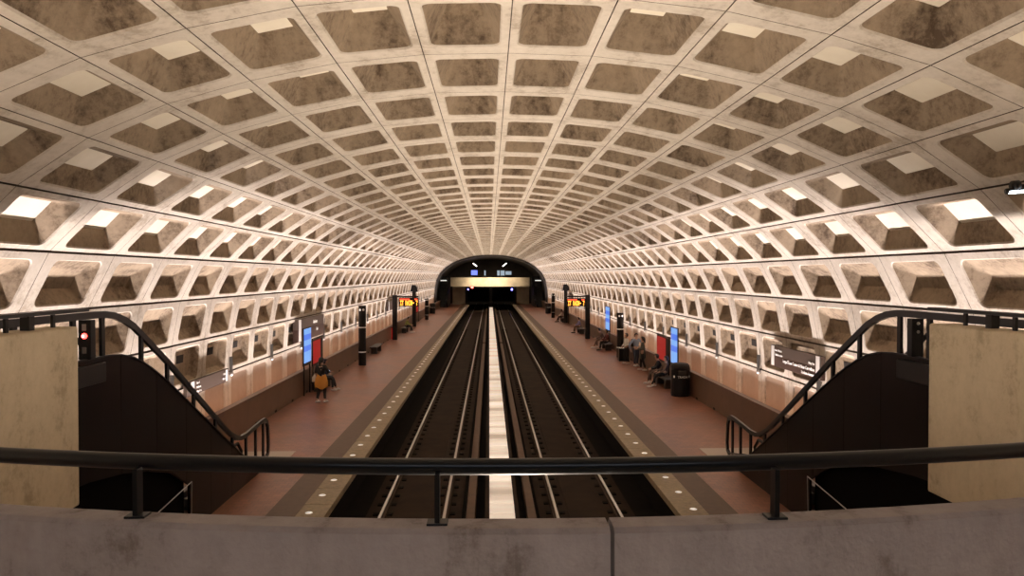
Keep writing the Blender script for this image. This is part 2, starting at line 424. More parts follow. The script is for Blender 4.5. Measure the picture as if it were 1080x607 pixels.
# ---------------------------------------------------------------- escalators beside the landing walls
M['step'] = mat('escalator_step', (.16, .155, .15), .4, .7)
M['landing'] = mat('pale_landing_stone', (.40, .33, .26), .5)
M['void'] = mat('void_shade_black', (.004, .003, .003), .9, spec=.05)
M['redlamp'] = mat('red_indicator', (.9, .05, .03), .4, emit=(1, .05, .04), estr=9)
M['redhot'] = mat('indicator_core', (1, .6, .6), .4, emit=(1, .45, .45), estr=6)
TOPC = [(7.2, 3.61), (10.5, 3.62), (11.0, 3.62), (11.4, 3.59), (11.75, 3.52), (12.1, 3.40), (12.5, 3.22), (13.0, 2.965), (18.12, .02)]
for s, nm in ((-1, 'left'), (1, 'right')):
    def X(a, b): return sorted((s*a, s*b))
    t = thing('escalator', 'dark bronze clad escalator going down to the %s platform' % nm, 'escalator', (s*6.7, 12, 0))
    T = Matrix.Translation((-s*6.7, -12, 0))
    def put(mb, n, m, par=t):
        mb.v = [(v[0]-s*6.7, v[1]-12, v[2]) for v in mb.v]; return mb.build(n, m, par)
    mb = MB()
    cuts = [7.2, 9.2, 11.4, 12.6, 13.8, 15.0, 16.2, 18.12]
    def top(y):
        for (a, b), (c, d) in zip(TOPC, TOPC[1:]):
            if a <= y <= c: return b+(d-b)*(y-a)/(c-a)
        return 0.02
    BOT = [(7.2, 1.98), (9.5, 1.96), (10.5, 1.9), (11.45, 1.77), (12.3, 1.58), (13.12, 1.34), (13.94, .89), (13.95, 0.0), (18.12, 0)]
    def bot(y):
        for (a, b), (c, d) in zip(BOT, BOT[1:]):
            if a <= y <= c: return b+(d-b)*(y-a)/(c-a)
        return 0
    for a, b in zip(cuts, cuts[1:]):
        ys = sorted(set([a+.004, b-.004]+[q for q, _ in TOPC+BOT if a+.01 < q < b-.01]))
        poly = [(y, bot(y)) for y in ys]+[(y, top(y)) for y in reversed(ys)]
        x0, x1 = X(5.87, 5.91)
        mb.prism(poly, 'x', x0, x1)
    put(mb, 'side_panel', M['bronze'])
    mb = MB(); mb.bar([(s*5.885, y, z+.008) for y, z in TOPC], .075, .022); put(mb, 'top_trim', M['black'])
    mb = MB(); x0, x1 = X(5.93, 7.60)
    poly = [(7.2, 0), (17.9, 0), (16.2, .9), (12, 3.0), (11, 3.1), (7.2, 3.1)]
    x0, x1 = X(7.55, 7.60); mb.prism([(7.2, 0), (18.1, 0), (13.0, 2.96), (12, 3.42), (11, 3.6), (7.2, 3.6)], 'x', x0, x1)
    put(mb, 'outer_panel', M['bronze'])
    mb = MB(); x0, x1 = X(6.0, 6.04); mb.box(x0, x1, 7.2, 13.99, 0.0, 2.1); put(mb, 'void_shade_sheet', M['void'])  # black sheet set behind the cladding, standing in for the darkness of the void
    mb = MB(); mb.tube([(s*5.865, 12.2, .76), (s*5.865, 14.03, .93)], .010, 6); mb.tube([(s*5.865, 14.03, .93), (s*5.865, 13.97, .02)], .012, 6); put(mb, 'edge_strip', M['silver'])
    # steps
    mb = MB(); y = 10.2; z = 3.2; x0, x1 = X(6.2, 7.3)
    mb.box(x0, x1, 7.3, 10.2, 3.12, 3.2)
    while z > .25: z -= .2; mb.box(x0, x1, y, y+.40, z-.14, z, bev=.01); y += .346
    mb.box(x0, x1, y, y+1.6, -.03, .03); put(mb, 'steps', M['step'])
    for q in (6.08, 7.42):
        mb = MB(); pts = [(s*q, 8.6, 3.35), (s*q, 8.35, 3.6), (s*q, 8.4, 3.95), (s*q, 8.7, 4.08), (s*q, 9.9, 4.08), (s*q, 10.5, 3.95), (s*q, 11.2, 3.5), (s*q, 15.6, .99), (s*q, 16.3, .93), (s*q, 17.2, .93), (s*q, 17.45, .7), (s*q, 17.3, .35)]
        mb.tube(pts, .035, 8); put(mb, 'rubber_handrail', M['rubber'])
    mb = MB(); mb.box(*X(5.78, 5.868), 9.6, 10.8, 3.28, 3.56, bev=.01); put(mb, 'newel_box', M['black'])
    mb = MB(); mb.box(*X(5.55, 7.7), 18.14, 20.3, 0.003, .012); put(mb, 'landing_plate', M['landing'])
    # black railing above the cladding
    t = thing('stair_rail', 'black square railing curving down above the %s escalator to a closed end loop' % nm, 'railing', (s*5.89, 12, 0))
    def put2(mb, n, m):
        mb.v = [(v[0]-s*5.89, v[1]-12, v[2]) for v in mb.v]; return mb.build(n, m, t)
    path = [(7.3, 4.24), (10.6, 4.24), (10.95, 4.235), (11.25, 4.20), (11.55, 4.12), (11.85, 4.00), (12.27, 3.76), (13.16, 3.24), (14.7, 2.27), (15.8, 1.58), (16.2, 1.35), (16.55, 1.20), (16.85, 1.13), (17.2, 1.12), (18.3, 1.20), (18.6, 1.20), (18.78, 1.12), (18.86, .98), (18.92, .5), (18.88, .3), (18.72, .22)]
    mb = MB(); mb.bar([(s*5.89, y, z) for y, z in path], .055, .10); put2(mb, 'handrail', M['blackrail'])
    def rz(y):
        for (a, b), (c, d) in zip(path, path[1:]):
            if a <= y <= c: return b+(d-b)*(y-a)/(c-a)
        return 1
    for y in (7.8, 8.9, 10.15, 10.9, 12.1, 13.05, 14.2, 15.3, 16.3, 17.2, 17.9, 18.5):
        mb = MB(); zt = rz(y)-.02; zb = max(top(y) if y < 18 else 0, 0.012)
        mb.box(s*5.89-.022, s*5.89+.022, y-.045, y+.045, zb, zt); put2(mb, 'post', M['black'])
    mb = MB(); mb.bar([(s*5.89, 16.9, .62), (s*5.89, 18.88, .22)], .03, .04); put2(mb, 'lower_bar', M['black'])
    # control box
    t = thing('control_box', ('black control box with a glowing red lamp on the left escalator railing' if s < 0 else 'black control box with two small silver key switches on the right escalator railing'), 'control box', (s*5.9, 10.45, 3.63))
    mb = MB(); mb.box(-.085, .085, 0, .14, 0, .55, bev=.01); mb.build('housing', M['black'], t)
    if s < 0:
        mb = MB(); mb.lathe([(0, .03), (.022, .025), (.038, .0), (.04, -.005)], n=16)
        o = mb.build('red_lamp', M['redlamp'], t, smooth=True, loc=(0, -.005, .33)); o.rotation_euler = (R(90), 0, 0); o['label'] = 'glowing red round lamp'
        mb = MB(); mb.lathe([(0, .004), (.018, .0)], n=12); q = mb.build('lamp_core', M['redhot'], o, loc=(0, 0, .031))
        for z in (.13, .45):
            mb = MB(); mb.box(-.03, .03, -.008, 0, z-.045, z+.045, bev=.004); mb.build('switch_plate', M['silver'] if z > .4 else M['step'], t)
    else:
        for z in (.36, .48):
            mb = MB(); mb.lathe([(0, .01), (.02, .008), (.024, 0)], n=14); o = mb.build('key_switch', M['silver'], t, loc=(.0, -.004, z)); o.rotation_euler = (R(90), 0, 0)
    # rail along the landing wall
    t = thing('wall_rail', 'dark rail on short posts along the top of the %s landing wall' % nm, 'railing', (s*4.31, 4, 4.32))
    mb = MB(); mb.box(-.03, .03, -2.6, 3.55, .12, .155, bev=.008); mb.build('rail_bar', M['blackrail'], t)
    for y in (-1.6, -.4, .8, 2.3, 2.97): mb = MB(); mb.box(-.012, .012, y-.02, y+.02, 0, .125); mb.build('post', M['black'], t)
    mb = MB(); mb.box(-.04, .04, 2.55, 2.63, -.02, .125); mb.build('post', M['black'], t)

# ---------------------------------------------------------------- round lights in the granite
M['edgelamp'] = mat('edge_lamp_glass', (.85, .82, .76), .35, emit=(1, .95, .88), estr=.35)
mb = MB(); mb.lathe([(0, .014), (.055, .013), (.072, .006), (.078, 0)], n=16)
first = None
for s, nm in ((-1, 'left'), (1, 'right')):
    y = 12.6
    while y < 112:
        if first is None:
            first = o = mb.build('edge_light', M['edgelamp'])
            o['category'] = 'light'
        else: o = first.copy(); COL.objects.link(o)
        o.location = (s*3.92, y, .005)
        o['label'] = 'small round white light set in the granite edge of the %s platform' % nm
        o['group'] = 'round lights along the %s platform edge' % nm
        y += 1.2

# ---------------------------------------------------------------- wall brackets at every second ring
brk = None
for s, nm in ((-1, 'left'), (1, 'right')):
    for k in range(4, 44, 2):
        if brk is None:
            brk = thing('wall_bracket', '', 'bracket')
            mb = MB(); mb.box(-.04, .04, -.05, .05, 0, .5, bev=.008); mb.build('conduit', M['step'], brk)
            mb = MB(); mb.lathe([(0, -.12), (.05, -.11), (.075, -.05), (.07, .0), (0, .02)], n=12); mb.build('knob', M['silver'], brk, smooth=True); o = brk
        else: o = copy_tree(brk)
        o.location = (s*8.50, Y0+k*S+.0, 1.72)
        o['label'] = 'small grey conduit with round knob on a wall joint above the %s platform' % nm
        o['group'] = 'brackets on the %s wall joints' % nm

# ---------------------------------------------------------------- wall signs
M['signtop'] = mat('sign_grey_brown', (.10, .072, .058), .5)
M['signlow'] = mat('sign_dark_brown', (.075, .042, .032), .5)
M['signwhite'] = mat('sign_white', (.85, .84, .82), .5)
def text(name, body, size, m, parent, loc, rot, ext=.004, align='LEFT'):
    c = bpy.data.curves.new(name, 'FONT'); c.body = body; c.size = size; c.extrude = ext; c.align_x = align; c.resolution_u = 2
    o = bpy.data.objects.new(name, c); COL.objects.link(o)
    dg = bpy.context.evaluated_depsgraph_get(); me = bpy.data.meshes.new_from_object(o.evaluated_get(dg))
    bpy.data.objects.remove(o); bpy.data.curves.remove(c)
    me.materials.clear(); me.materials.append(m)
    o = bpy.data.objects.new(name, me); COL.objects.link(o); o.parent = parent; o.location = loc; o.rotation_euler = rot
    return o
def wsign(label, s, y0, y1, z0, z1, split, lines, blocks, depth=.10, xface=8.40):
    # local x runs along the wall, the face looks at the tracks
    t = thing('wall_sign', label, 'sign', (s*xface, (y0+y1)/2, z0), R(-90) if s > 0 else R(90))
    h = z1-z0; Lh = (y1-y0)/2
    mb = MB(); mb.box(-Lh, Lh, 0, depth, 0, h*split, bev=.01); mb.build('lower_panel', M['signlow'], t)
    if split < 1: mb = MB(); mb.box(-Lh, Lh, 0, depth, h*split+.002, h, bev=.01); mb.build('upper_panel', M['signtop'], t)
    for a, b in blocks:
        mb = MB(); mb.box(a, b, -.006, .004, .02, h-.02); mb.build('white_block', M['signwhite'], t)
    for (tx, x, z, size, al) in lines: text('lettering', tx, size, M['signwhite'], t, (x, -.006, z), (R(90), 0, 0), align=al)
    for x in (-Lh*.6, Lh*.6):
        mb = MB(); mb.box(x-.04, x+.04, depth, 8.6-xface, h*.4, h*.4+.08); mb.build('bracket', M['black'], t)
    return t
# right: local +x points away from the viewer's right ... towards the viewer (y decreasing)
t = wsign('long brown sign with white end blocks and white lettering on the right wall', 1, 19.0, 22.5, 2.05, 2.69, .5,
      [('Largo Town Center & New Carrollton', 1.33, .19, .135, 'RIGHT'), ('Stadium-Armory', 1.33, .045, .125, 'RIGHT'), ('No 2 Metro', -1.38, .47, .10, 'LEFT'), ('To Mezzanine', -1.38, .34, .10, 'LEFT'), ('Way Out', 1.33, .36, .10, 'RIGHT')],
      [(-1.69, -1.47), (1.40, 1.62)])
t = wsign('long grey-brown sign with white lines of lettering low on the left wall', -1, 20.1, 23.3, 1.52, 1.91, .02,
      [('Line 1', -.95, .27, .09, 'LEFT'), ('Platform', -.95, .15, .09, 'LEFT'), ('Way Out', -.95, .03, .09, 'LEFT'), ('Exit', 1.28, .24, .09, 'RIGHT'), ('Track', 1.28, .10, .09, 'RIGHT')],
      [(-1.32, -1.10), (1.33, 1.50)])
t = wsign('brown station sign with small white boxes behind the screen on the left wall', -1, 31.6, 36.6, 1.95, 2.92, .55, [('Platform', .3, .66, .22, 'LEFT'), ('Exit', .9, .30, .2, 'LEFT')], [(-2.3, -1.9)], .2)
for y0 in (60.0,): wsign('distant brown station sign on the left wall beyond the arrival board', -1, y0, y0+3.4, 1.95, 2.7, .5, [], [(-1.6, -1.3)], .2)
wsign('distant brown station sign on the right wall beyond the arrival board', 1, 78, 81.4, 1.95, 2.7, .5, [], [(-1.6, -1.3)], .2)

# ---------------------------------------------------------------- platform furniture
M['screen'] = mat('blue_screen', (.03, .08, .3), .3, emit=(.10, .25, 1.0), estr=.75)
M['screenlight'] = mat('pale_blue_screen', (.1, .2, .5), .3, emit=(.22, .46, 1.0), estr=.85)
M['redboard'] = mat('red_board', (.50, .02, .02), .5, emit=(.7, .02, .02), estr=.22)  # faint glow put into the red of the boards and marker post
M['dark'] = mat('dark_bronze', (.010, .0065, .005), .5, spec=.25)
def screen(label, s, x, y0, y1, z0, z1):
    t = thing('advertising_screen', label, 'screen', (x, (y0+y1)/2, 0), R(-90) if s > 0 else R(90)); h = (y1-y0)/2
    mb = MB(); mb.box(-h-.04, h+.04, 0, .055, z0-.12, z1+.04, bev=.01); mb.build('frame', M['dark'], t)
    mb = MB(); n = 6
    for k in range(n): mb.box(-h, h, -.006, .004, z0+(z1-z0)*k/n, z0+(z1-z0)*(k+1)/n, 1 if k in (2, 4) else 0)
    mb.build('display', [M['screenlight'], M['screen']], t)
    for q in (-h+.1, h-.1): mb = MB(); mb.box(q-.04, q+.04, .005, .05, 0, z0-.1); mb.build('leg', M['dark'], t)
    return t
def board(label, s, x, y0, y1, z0, z1):
    t = thing('poster_board', label, 'board', (x, (y0+y1)/2, 0), R(-90) if s > 0 else R(90)); h = (y1-y0)/2
    mb = MB(); mb.box(-h-.05, h+.05, 0, .055, z0-.1, z1+.12, bev=.01); mb.build('frame', M['dark'], t)
    mb = MB(); mb.box(-h, h*.5, -.006, .004, z0, z1); mb.build('red_panel', M['redboard'], t)
    mb = MB(); mb.box(-h, h, -.008, .004, z1+.02, z1+.09); mb.build('header', M['signtop'], t)
    for q in (-h+.1, h-.1): mb = MB(); mb.box(q-.04, q+.04, .005, .05, 0, z0-.08); mb.build('leg', M['dark'], t)
screen('tall glowing blue screen behind the waiting pair on the left platform', -1, -7.635, 29.6, 30.75, 1.30, 2.66)
screen('tall glowing blue screen behind the seated people on the right platform', 1, 7.635, 30.85, 31.9, 1.05, 2.55)
screen('distant glowing blue screen beside the tall post on the left platform', -1, -7.635, 42.6, 44.0, 1.45, 2.95)
screen('distant glowing blue screen left of the black column on the right platform', 1, 7.635, 48.4, 50.0, 1.2, 2.7)
board('red poster board in a dark frame next to the left blue screen', -1, -7.635, 31.1, 32.9, 1.10, 2.05)
board('red poster board in a dark frame left of the right blue screen', 1, 7.635, 32.3, 34.6, .95, 1.98)
board('distant red poster board near the far end of the left platform', -1, -7.635, 74, 77.5, 1.1, 2.1)
board('distant red poster board near the far end of the right platform', 1, 7.635, 74, 77.5, .9, 2.0)

def pylon(label, x, y, h, r=.20):
    t = thing('information_pylon', label, 'pylon', (x, y, 0))
    mb = MB(); mb.lathe([(0, 0), (r, 0), (r, h-.02), (r-.02, h), (0, h)], n=20); mb.build('column', M['dark'], t, smooth=False)
    for z in (h*.635, h*.225):
        mb = MB(); mb.lathe([(r+.002, z-.03), (r+.006, z-.028), (r+.006, z+.028), (r+.002, z+.03)], n=20)
        mb.build('white_band', M['signwhite'], t)
    for a in (-.09, .09):
        mb = MB(); mb.lathe([(0, .012), (.05, .010), (.062, 0)], n=14); o = mb.build('round_sign', M['signwhite'], t, loc=(a, -math.sqrt(r*r-a*a)-.002, h*.93)); o.rotation_euler = (R(90), 0, math.asin(a/r))
    return t
pylon('tall round black pylon with white bands standing alone on the left platform', -7.07, 39.8, 3.2)
pylon('short round black pylon behind the standing group on the right platform', 7.42, 43.2, 2.62)
pylon('distant black pylon with white bands near the end of the left platform', -7.1, 81, 2.3)
pylon('distant black pylon with white bands near the end of the right platform', 7.0, 84, 2.75)

M['ledyellow'] = mat('amber_led', (.9, .5, .05), .5, emit=(1, .36, .04), estr=2.6)
M['ledred'] = mat('red_led', (.8, .05, .02), .5, emit=(1, .07, .03), estr=2.4)
GL = {'1': ['010', '110', '010', '010', '111'], 'T': ['111', '010', '010', '010', '010'], 'R': ['110', '101', '110', '101', '101'], 'A': ['010', '101', '111', '101', '101'],
      'N': ['101', '111', '111', '111', '101'], '7': ['111', '001', '010', '010', '010'], 'I': ['111', '010', '010', '010', '111'], '-': ['000', '000', '111', '000', '000']}
def arrival(label, s, px, py, sx0, sx1, z0, z1, sy):
    t = thing('arrival_board', label, 'sign', (px, py, 0))
    mb = MB(); mb.box(-.17, .17, -.17, .17, 0, 3.34, bev=.015); mb.build('post', M['dark'], t)
    mb = MB(); a, b = sorted((0, (sx1 if s < 0 else sx0)-px)); mb.box(a, b, -.08, .08, 3.17, 3.27); mb.build('arm', M['dark'], t)
    mb = MB(); mb.box(sx0-px, sx1-px, -.14, .14, z0, z1, bev=.01); f = mb.build('display_case', M['dark'], t)
    w0 = sx0-px+.09; W = sx1-sx0-.18; H = z1-z0
    mb = MB(); mb.box(w0, w0+W*.55, -.15, -.141, z1-.15, z1-.07); mb.box(w0+W*.84, w0+W, -.15, -.141, z1-.15, z1-.07); mb.build('red_letters', M['ledred'], t)
    mb = MB(); x = w0+.02
    for row, (zz, hh, txt) in enumerate(((z0+.07, H-.26, 'IT RAIN- 7'),)):
        cw = W/len(txt)
        for ch in txt:
            g = GL.get(ch)
            if g:
                for r_, line in enumerate(g):
                    for c_, v in enumerate(line):
                        if v == '1':
                            xa = x+c_*cw*.3; za = zz+hh*(4-r_)/5
                            mb.box(xa, xa+cw*.3, -.152, -.141, za, za+hh/5)
            x += cw
    mb.build('amber_letters', M['ledyellow'], t)
arrival('lit arrival board on a square post on the left platform', -1, -7.34, 55.6, -7.04, -5.55, 2.50, 3.14, 55.6)
arrival('lit arrival board on a square post on the right platform', 1, 7.20, 56, 5.58, 7.02, 2.46, 3.08, 56)
for lb, x, y, h in (('dark square column with a loudspeaker box behind the left arrival board', -7.35, 70, 3.3), ('dark slim column with a loudspeaker box behind the right arrival board', 7.5, 75, 3.3)):
    t = thing('speaker_column', lb, 'column', (x, y, 0))
    mb = MB(); mb.box(-.17, .17, -.17, .17, 0, h, bev=.01); mb.build('shaft', M['dark'], t)
    mb = MB(); mb.prism([(-.35, h), (.35, h), (.28, h+.4), (.1, h+.62), (-.2, h+.62)], 'y', -.3, .3); mb.build('loudspeaker', M['black'], t)
t = thing('marker_post', 'thin red marker post at the foot of the left arrival board', 'post', (-7.62, 56.2, 0))
mb = MB(); mb.box(-.06, .06, -.06, .06, 0, .85, bev=.01); mb.build('shaft', M['redboard'], t)
mb = MB(); mb.box(-.07, .07, -.07, .07, .85, .9); mb.build('cap', M['dark'], t)

def bin_(label, x, y, r=.37, h=1.33, txt=True):
    t = thing('trash_can', label, 'trash can', (x, y, 0))
    mb = MB(); mb.lathe([(0, .0), (r*.96, .0), (r*.98, .05), (r, .1), (r, h*.80), (r*1.03, h*.81), (r*1.03, h*.86)], n=20); mb.build('body', M['black'], t)
    mb = MB(); mb.lathe([(r*1.03, h*.86), (r*.98, h*.93), (r*.8, h*.98), (r*.35, h), (0, h)], n=20); mb.build('lid', M['dark'], t)
    mb = MB(); mb.box(-.16, .16, -r-.03, -r+.05, h*.66, h*.78, bev=.01); mb.build('opening', M['port'], t)
    if txt:
        text('lettering', 'TRASH', .13, M['signwhite'], t, (0, -r-.012, h*.56), (R(90), 0, 0), align='CENTER')
        for q in (-.3, .3): mb = MB(); mb.box(q-.025, q+.025, -math.sqrt(r*r-q*q)-.03, -math.sqrt(r*r-q*q), h*.565, h*.63); mb.build('white_mark', M['signwhite'], t)
bin_('large round black trash can with white lettering on the right platform', 7.36, 29.3)
bin_('distant black trash can near the far left escalator', -7.45, 93.5)
bin_('distant black trash can near the far right escalator', 7.2, 93.5)
t = thing('floor_box', 'low black box with a pale top at the foot of the short pylon', 'box', (7.28, 41.4, 0))
mb = MB(); mb.box(-.28, .28, -.25, .25, 0, .72, bev=.02); mb.build('body', M['black'], t)
mb = MB(); mb.box(-.22, .10, -.2, .2, .72, .76, bev=.01); mb.build('pale_lid', M['signwhite'], t)

M['bench'] = mat('bench_stone', (.05, .042, .036), .5)
def bench(label, x, y, ly, group=None):
    t = thing('platform_bench', label, 'bench', (x, y, 0))
    mb = MB(); mb.box(-.22, .22, -ly/2, ly/2, .36, .45, bev=.02); mb.build('seat', M['bench'], t)
    for q in (-ly*.32, ly*.32): mb = MB(); mb.box(-.18, .18, q-.1, q+.1, 0, .36, bev=.01); mb.build('leg', M['bench'], t)
bench('dark bench under the seated people beside the right trash can', 7.36, 31.9, 2.3)
bench('dark bench with two seated people beyond the short pylon', 7.38, 48.0, 2.3)
bench('dark bench under the person with a phone on the left platform', -7.36, 31.6, 2.2)
bench('empty dark bench beyond the tall pylon on the left platform', -7.35, 46.5, 2.6)
bench('dark bench behind the left arrival board', -7.38, 62.6, 2.2)
bench('dark bench behind the right arrival board', 7.36, 61.5, 2.2)
bench('far dark bench towards the end of the right platform', 7.38, 76.5, 2.4)

# ---------------------------------------------------------------- people
def skin_obj(name, chains, m, parent, sub=1):
    """chains: lists of (x, y, z, r); chain ends that share a point join up"""
    V, E_, Rr, idx = [], [], [], {}
    for ch in chains:
        last = None
        for p in ch:
            key = (round(p[0], 4), round(p[1], 4), round(p[2], 4))
            if key not in idx: idx[key] = len(V); V.append(p[:3]); Rr.append(p[3])
            i = idx[key]
            if last is not None and last != i: E_.append((last, i))
            last = i
    me = bpy.data.meshes.new(name); me.from_pydata(V, E_, [])
    o = bpy.data.objects.new(name, me); COL.objects.link(o)
    md = o.modifiers.new('skin', 'SKIN'); md.use_smooth_shade = True
    for i, sv in enumerate(me.skin_vertices[0].data): sv.radius = (Rr[i], Rr[i]); sv.use_root = (i == 0)
    ms = o.modifiers.new('sub', 'SUBSURF'); ms.levels = sub; ms.render_levels = sub
    dg = bpy.context.evaluated_depsgraph_get(); nm = bpy.data.meshes.new_from_object(o.evaluated_get(dg))
    bpy.data.objects.remove(o); nm.materials.clear(); nm.materials.append(m); nm.name = name
    o = bpy.data.objects.new(name, nm); COL.objects.link(o); o.parent = parent
    return o
SK = mat('skin', (.36, .20, .13), .6)
SK2 = mat('light_skin', (.50, .32, .23), .6)
def clothm(n, c): return mat(n, c, .85)
HAIR = mat('dark_hair', (.012, .008, .006), .5)
def lerp(a, b, t): return tuple(a[i]+(b[i]-a[i])*t for i in range(3))
def person(label, loc, rz, pose='stand', top=None, pants=None, shoes=None, skin=SK, group=None, arms=None, h=1.0, lean=0.0, stride=.10, sleeve=True, extra=None, hair=True, coat=False, name='person'):
    t = thing(name, label, 'person', loc, rz, group)
    if pose == 'stand':
        pel = (0, 0, .95); kn = [(-.10, .03, .50), (.10, .03, .50)]; an = [(-.10-stride*.2, -stride, .085), (.10+stride*.2, stride*.6, .085)]
        kn = [(-.10, -stride*.3+.03, .50), (.10, stride*.4+.03, .50)]
    else:
        pel = (0, 0, .56); kn = [(-.12, .44, .52), (.12, .44, .52)]; an = [(-.13, .48+stride, .085), (.13, .44, .085)]
    b = pel[2]
    def up(dz): return (0, lean*dz, b+dz)
    waist = up(.14); chest = up(.34); neck = up(.50); head = up(.66); crown = up(.735)
    head = (0, head[1]+.02, head[2]); crown = (0, crown[1]+.01, crown[2])
    sh = [(-.185, chest[1], b+.43), (.185, chest[1], b+.43)]
    if arms is None: arms = [((-.25, .02, -.28), (-.23, .16, -.50)), ((.25, .02, -.28), (.23, .16, -.50))]
    body = [[(*pel, .125), (*waist, .11), (*chest, .125), (*neck, .052), (head[0], head[1], head[2]-.075, .068), (*head, .084), (*crown, .055)],
            [(head[0], head[1], head[2]-.0, .084), (head[0], head[1]+.10, head[2]-.02, .014)],
            [(*head, .084), (head[0]-.09, head[1], head[2]-.005, .014)], [(*head, .084), (head[0]+.09, head[1], head[2]-.005, .014)]]
    tops = [[(pel[0], pel[1], pel[2]+.0, .145), (*waist, .128), (*chest, .142), (neck[0], neck[1], neck[2]-.03, .062)]]
    legs = [[(pel[0], pel[1], pel[2]+.04, .138), (*pel, .14)]]
    for k, sgn in ((0, -1), (1, 1)):
        S_ = sh[k]; e = tuple(S_[i]+arms[k][0][i] for i in range(3)); wv = tuple(S_[i]+arms[k][1][i] for i in range(3))
        d = Vector(wv)-Vector(e); d.normalize(); sd = Vector((1, 0, 0))*sgn
        palm = tuple(Vector(wv)+d*.055); body.append([(*chest, .125), (*S_, .055), (*e, .04), (*wv, .026), (*palm, .030)])
        nrm = d.cross(sd).normalized(); lat = nrm.cross(d).normalized()
        for f, (off, ln) in enumerate(((-.027, .060), (-.009, .072), (.009, .068), (.027, .052))):
            k0 = Vector(palm)+d*.03+lat*off; k1 = k0+d*ln*.5-nrm*.004; k2 = k0+d*ln-nrm*.018
            body.append([(*palm, .030), (*k0, .010), (*k1, .009), (*k2, .008)])
        th = Vector(wv)+d*.03-lat*.03; body.append([(*palm, .030), (*th, .012), (*(th+d*.04-lat*.02), .010)])
        tops.append([(*chest, .142), (*S_, .072), (*lerp(S_, e, .5), .060), (*e, .052)]+([(*lerp(e, wv, .9), .040)] if sleeve else []))
        hp = (sgn*.085, pel[1]+(.02 if pose == 'stand' else .08), pel[2]-(.05 if pose == 'stand' else 0)); a = an[k]
        body.append([(*pel, .125), (*hp, .085), (*kn[k], .056), (a[0], a[1], a[2]+.05, .038), (a[0], a[1]+.01, a[2]-.03, .04), (a[0], a[1]+.13, .04, .032)])
        legs.append([(*pel, .14), (*hp, .10), (*kn[k], .070), (*lerp(kn[k], a, .9), .052)])
        sm = MB(); sm.tube([(a[0], a[1]-.07, .05), (a[0], a[1], .055), (a[0], a[1]+.10, .045), (a[0], a[1]+.18, .036)], [.036, .05, .046, .03], 10)
        sm.build('shoe', shoes or HAIR, t, smooth=True)
    skin_obj('body', body, skin, t)
    if coat: tops[0] = [(pel[0], pel[1], pel[2]-.42, .175), (pel[0], pel[1], pel[2]-.2, .165)]+tops[0]
    if top: skin_obj('coat' if coat else 'top', tops, top, t)
    if pants: skin_obj('trousers', legs, pants, t)
    if hair:
        hm = MB(); prof = [(0, .115), (.05, .108), (.088, .07), (.104, .01), (.100, -.05), (.075, -.09)]
        n = 14; i0 = 0
        for j in range(n):
            th = 2*math.pi*j/n
            for r, z in prof:
                y = r*math.sin(th)*1.08; zz = z
                if math.sin(th) > .2 and z < .06: y = min(y, .045); zz = max(z, .045)
                hm.v.append((head[0]+r*math.cos(th), head[1]-.012+y, head[2]+zz))
        for j in range(n):
            for q in range(5): hm.f.append((j*6+q, ((j+1) % n)*6+q, ((j+1) % n)*6+q+1, j*6+q+1)); hm.mi.append(0)
        hm.build('hair', HAIR, t, smooth=True)
        if hair == 'long':
            hm = MB(); hm.tube([(0, head[1]-.08, head[2]+.05), (0, head[1]-.11, head[2]-.06), (0, head[1]-.13, head[2]-.22)], [.05, .055, .025], 10); hm.build('ponytail', HAIR, t, smooth=True)
    if extra: extra(t, head, b)
    t.scale = (h, h, h)
    return t
cW = clothm('white_cloth', (.62, .58, .52)); cB = clothm('black_cloth', (.014, .013, .014)); cN = clothm('navy_cloth', (.018, .022, .045)); cO = clothm('ochre_cloth', (.50, .22, .035))
cG = clothm('grey_green_cloth', (.085, .09, .07)); cP = clothm('lavender_cloth', (.30, .27, .48)); cY = clothm('yellow_green_cloth', (.36, .38, .12)); cT = clothm('taupe_cloth', (.14, .09, .07)); cBl = clothm('pale_blue_cloth', (.22, .27, .36))
cD = clothm('denim_cloth', (.05, .06, .09)); shW = mat('white_shoe', (.62, .58, .54), .6)
PHONE = mat('phone_screen', (.5, .7, 1), .3, emit=(.6, .8, 1), estr=3)
def waist_jacket(t, head, b):
    sm = MB(); n = 18
    for z, r in ((b+.10, .16), (b-.05, .215), (b-.22, .25), (b-.38, .235)):
        for j in range(n):
            th = 2*math.pi*j/n; q = r*(1+.05*math.sin(5*th)); sm.v.append((q*math.cos(th), q*math.sin(th)*.95, z+.04*math.sin(3*th+1)))
    for a in range(3):
        for j in range(n): sm.f.append((a*n+j, a*n+(j+1) % n, (a+1)*n+(j+1) % n, (a+1)*n+j)); sm.mi.append(0)
    o = sm.build('tied_jacket', cO, t, smooth=True)
    sm = MB(); sm.tube([(-.27, -.05, b-.16), (-.28, -.05, b-.02), (-.26, -.04, b+.12)], [.10, .09, .02], 10); o = sm.build('white_bag', cW, t, smooth=True)
person('standing person with an ochre jacket tied at the waist and a white bag', (-6.62, 28.1, 0), R(-25), 'stand', cB, cB, shW, SK2, arms=[((-.08, .0, -.28), (.02, .16, -.42)), ((.12, .08, -.26), (.02, .26, -.30))], sleeve=False, extra=waist_jacket, hair='long', h=1.0)
def phone(t, head, b):
    sm = MB(); sm.box(-.04, .04, .30, .31, b+.14, b+.29); o = sm.build('phone', PHONE, t)
person('seated person in navy looking at a lit phone on the left bench', (-7.25, 31.0, 0), R(-80), 'sit', cN, cB, shW, SK, arms=[((-.02, .12, -.26), (.12, .30, -.22)), ((.02, .12, -.26), (-.12, .30, -.22))], extra=phone, lean=.2)
RA = [((-.04, .14, -.26), (.02, .36, -.34)), ((.04, .14, -.26), (-.02, .36, -.34))]
person('seated person in black with pale trousers, farther from the right trash can', (7.34, 32.6, 0), R(80), 'sit', cB, cT, shW, SK2, arms=RA, lean=.25)
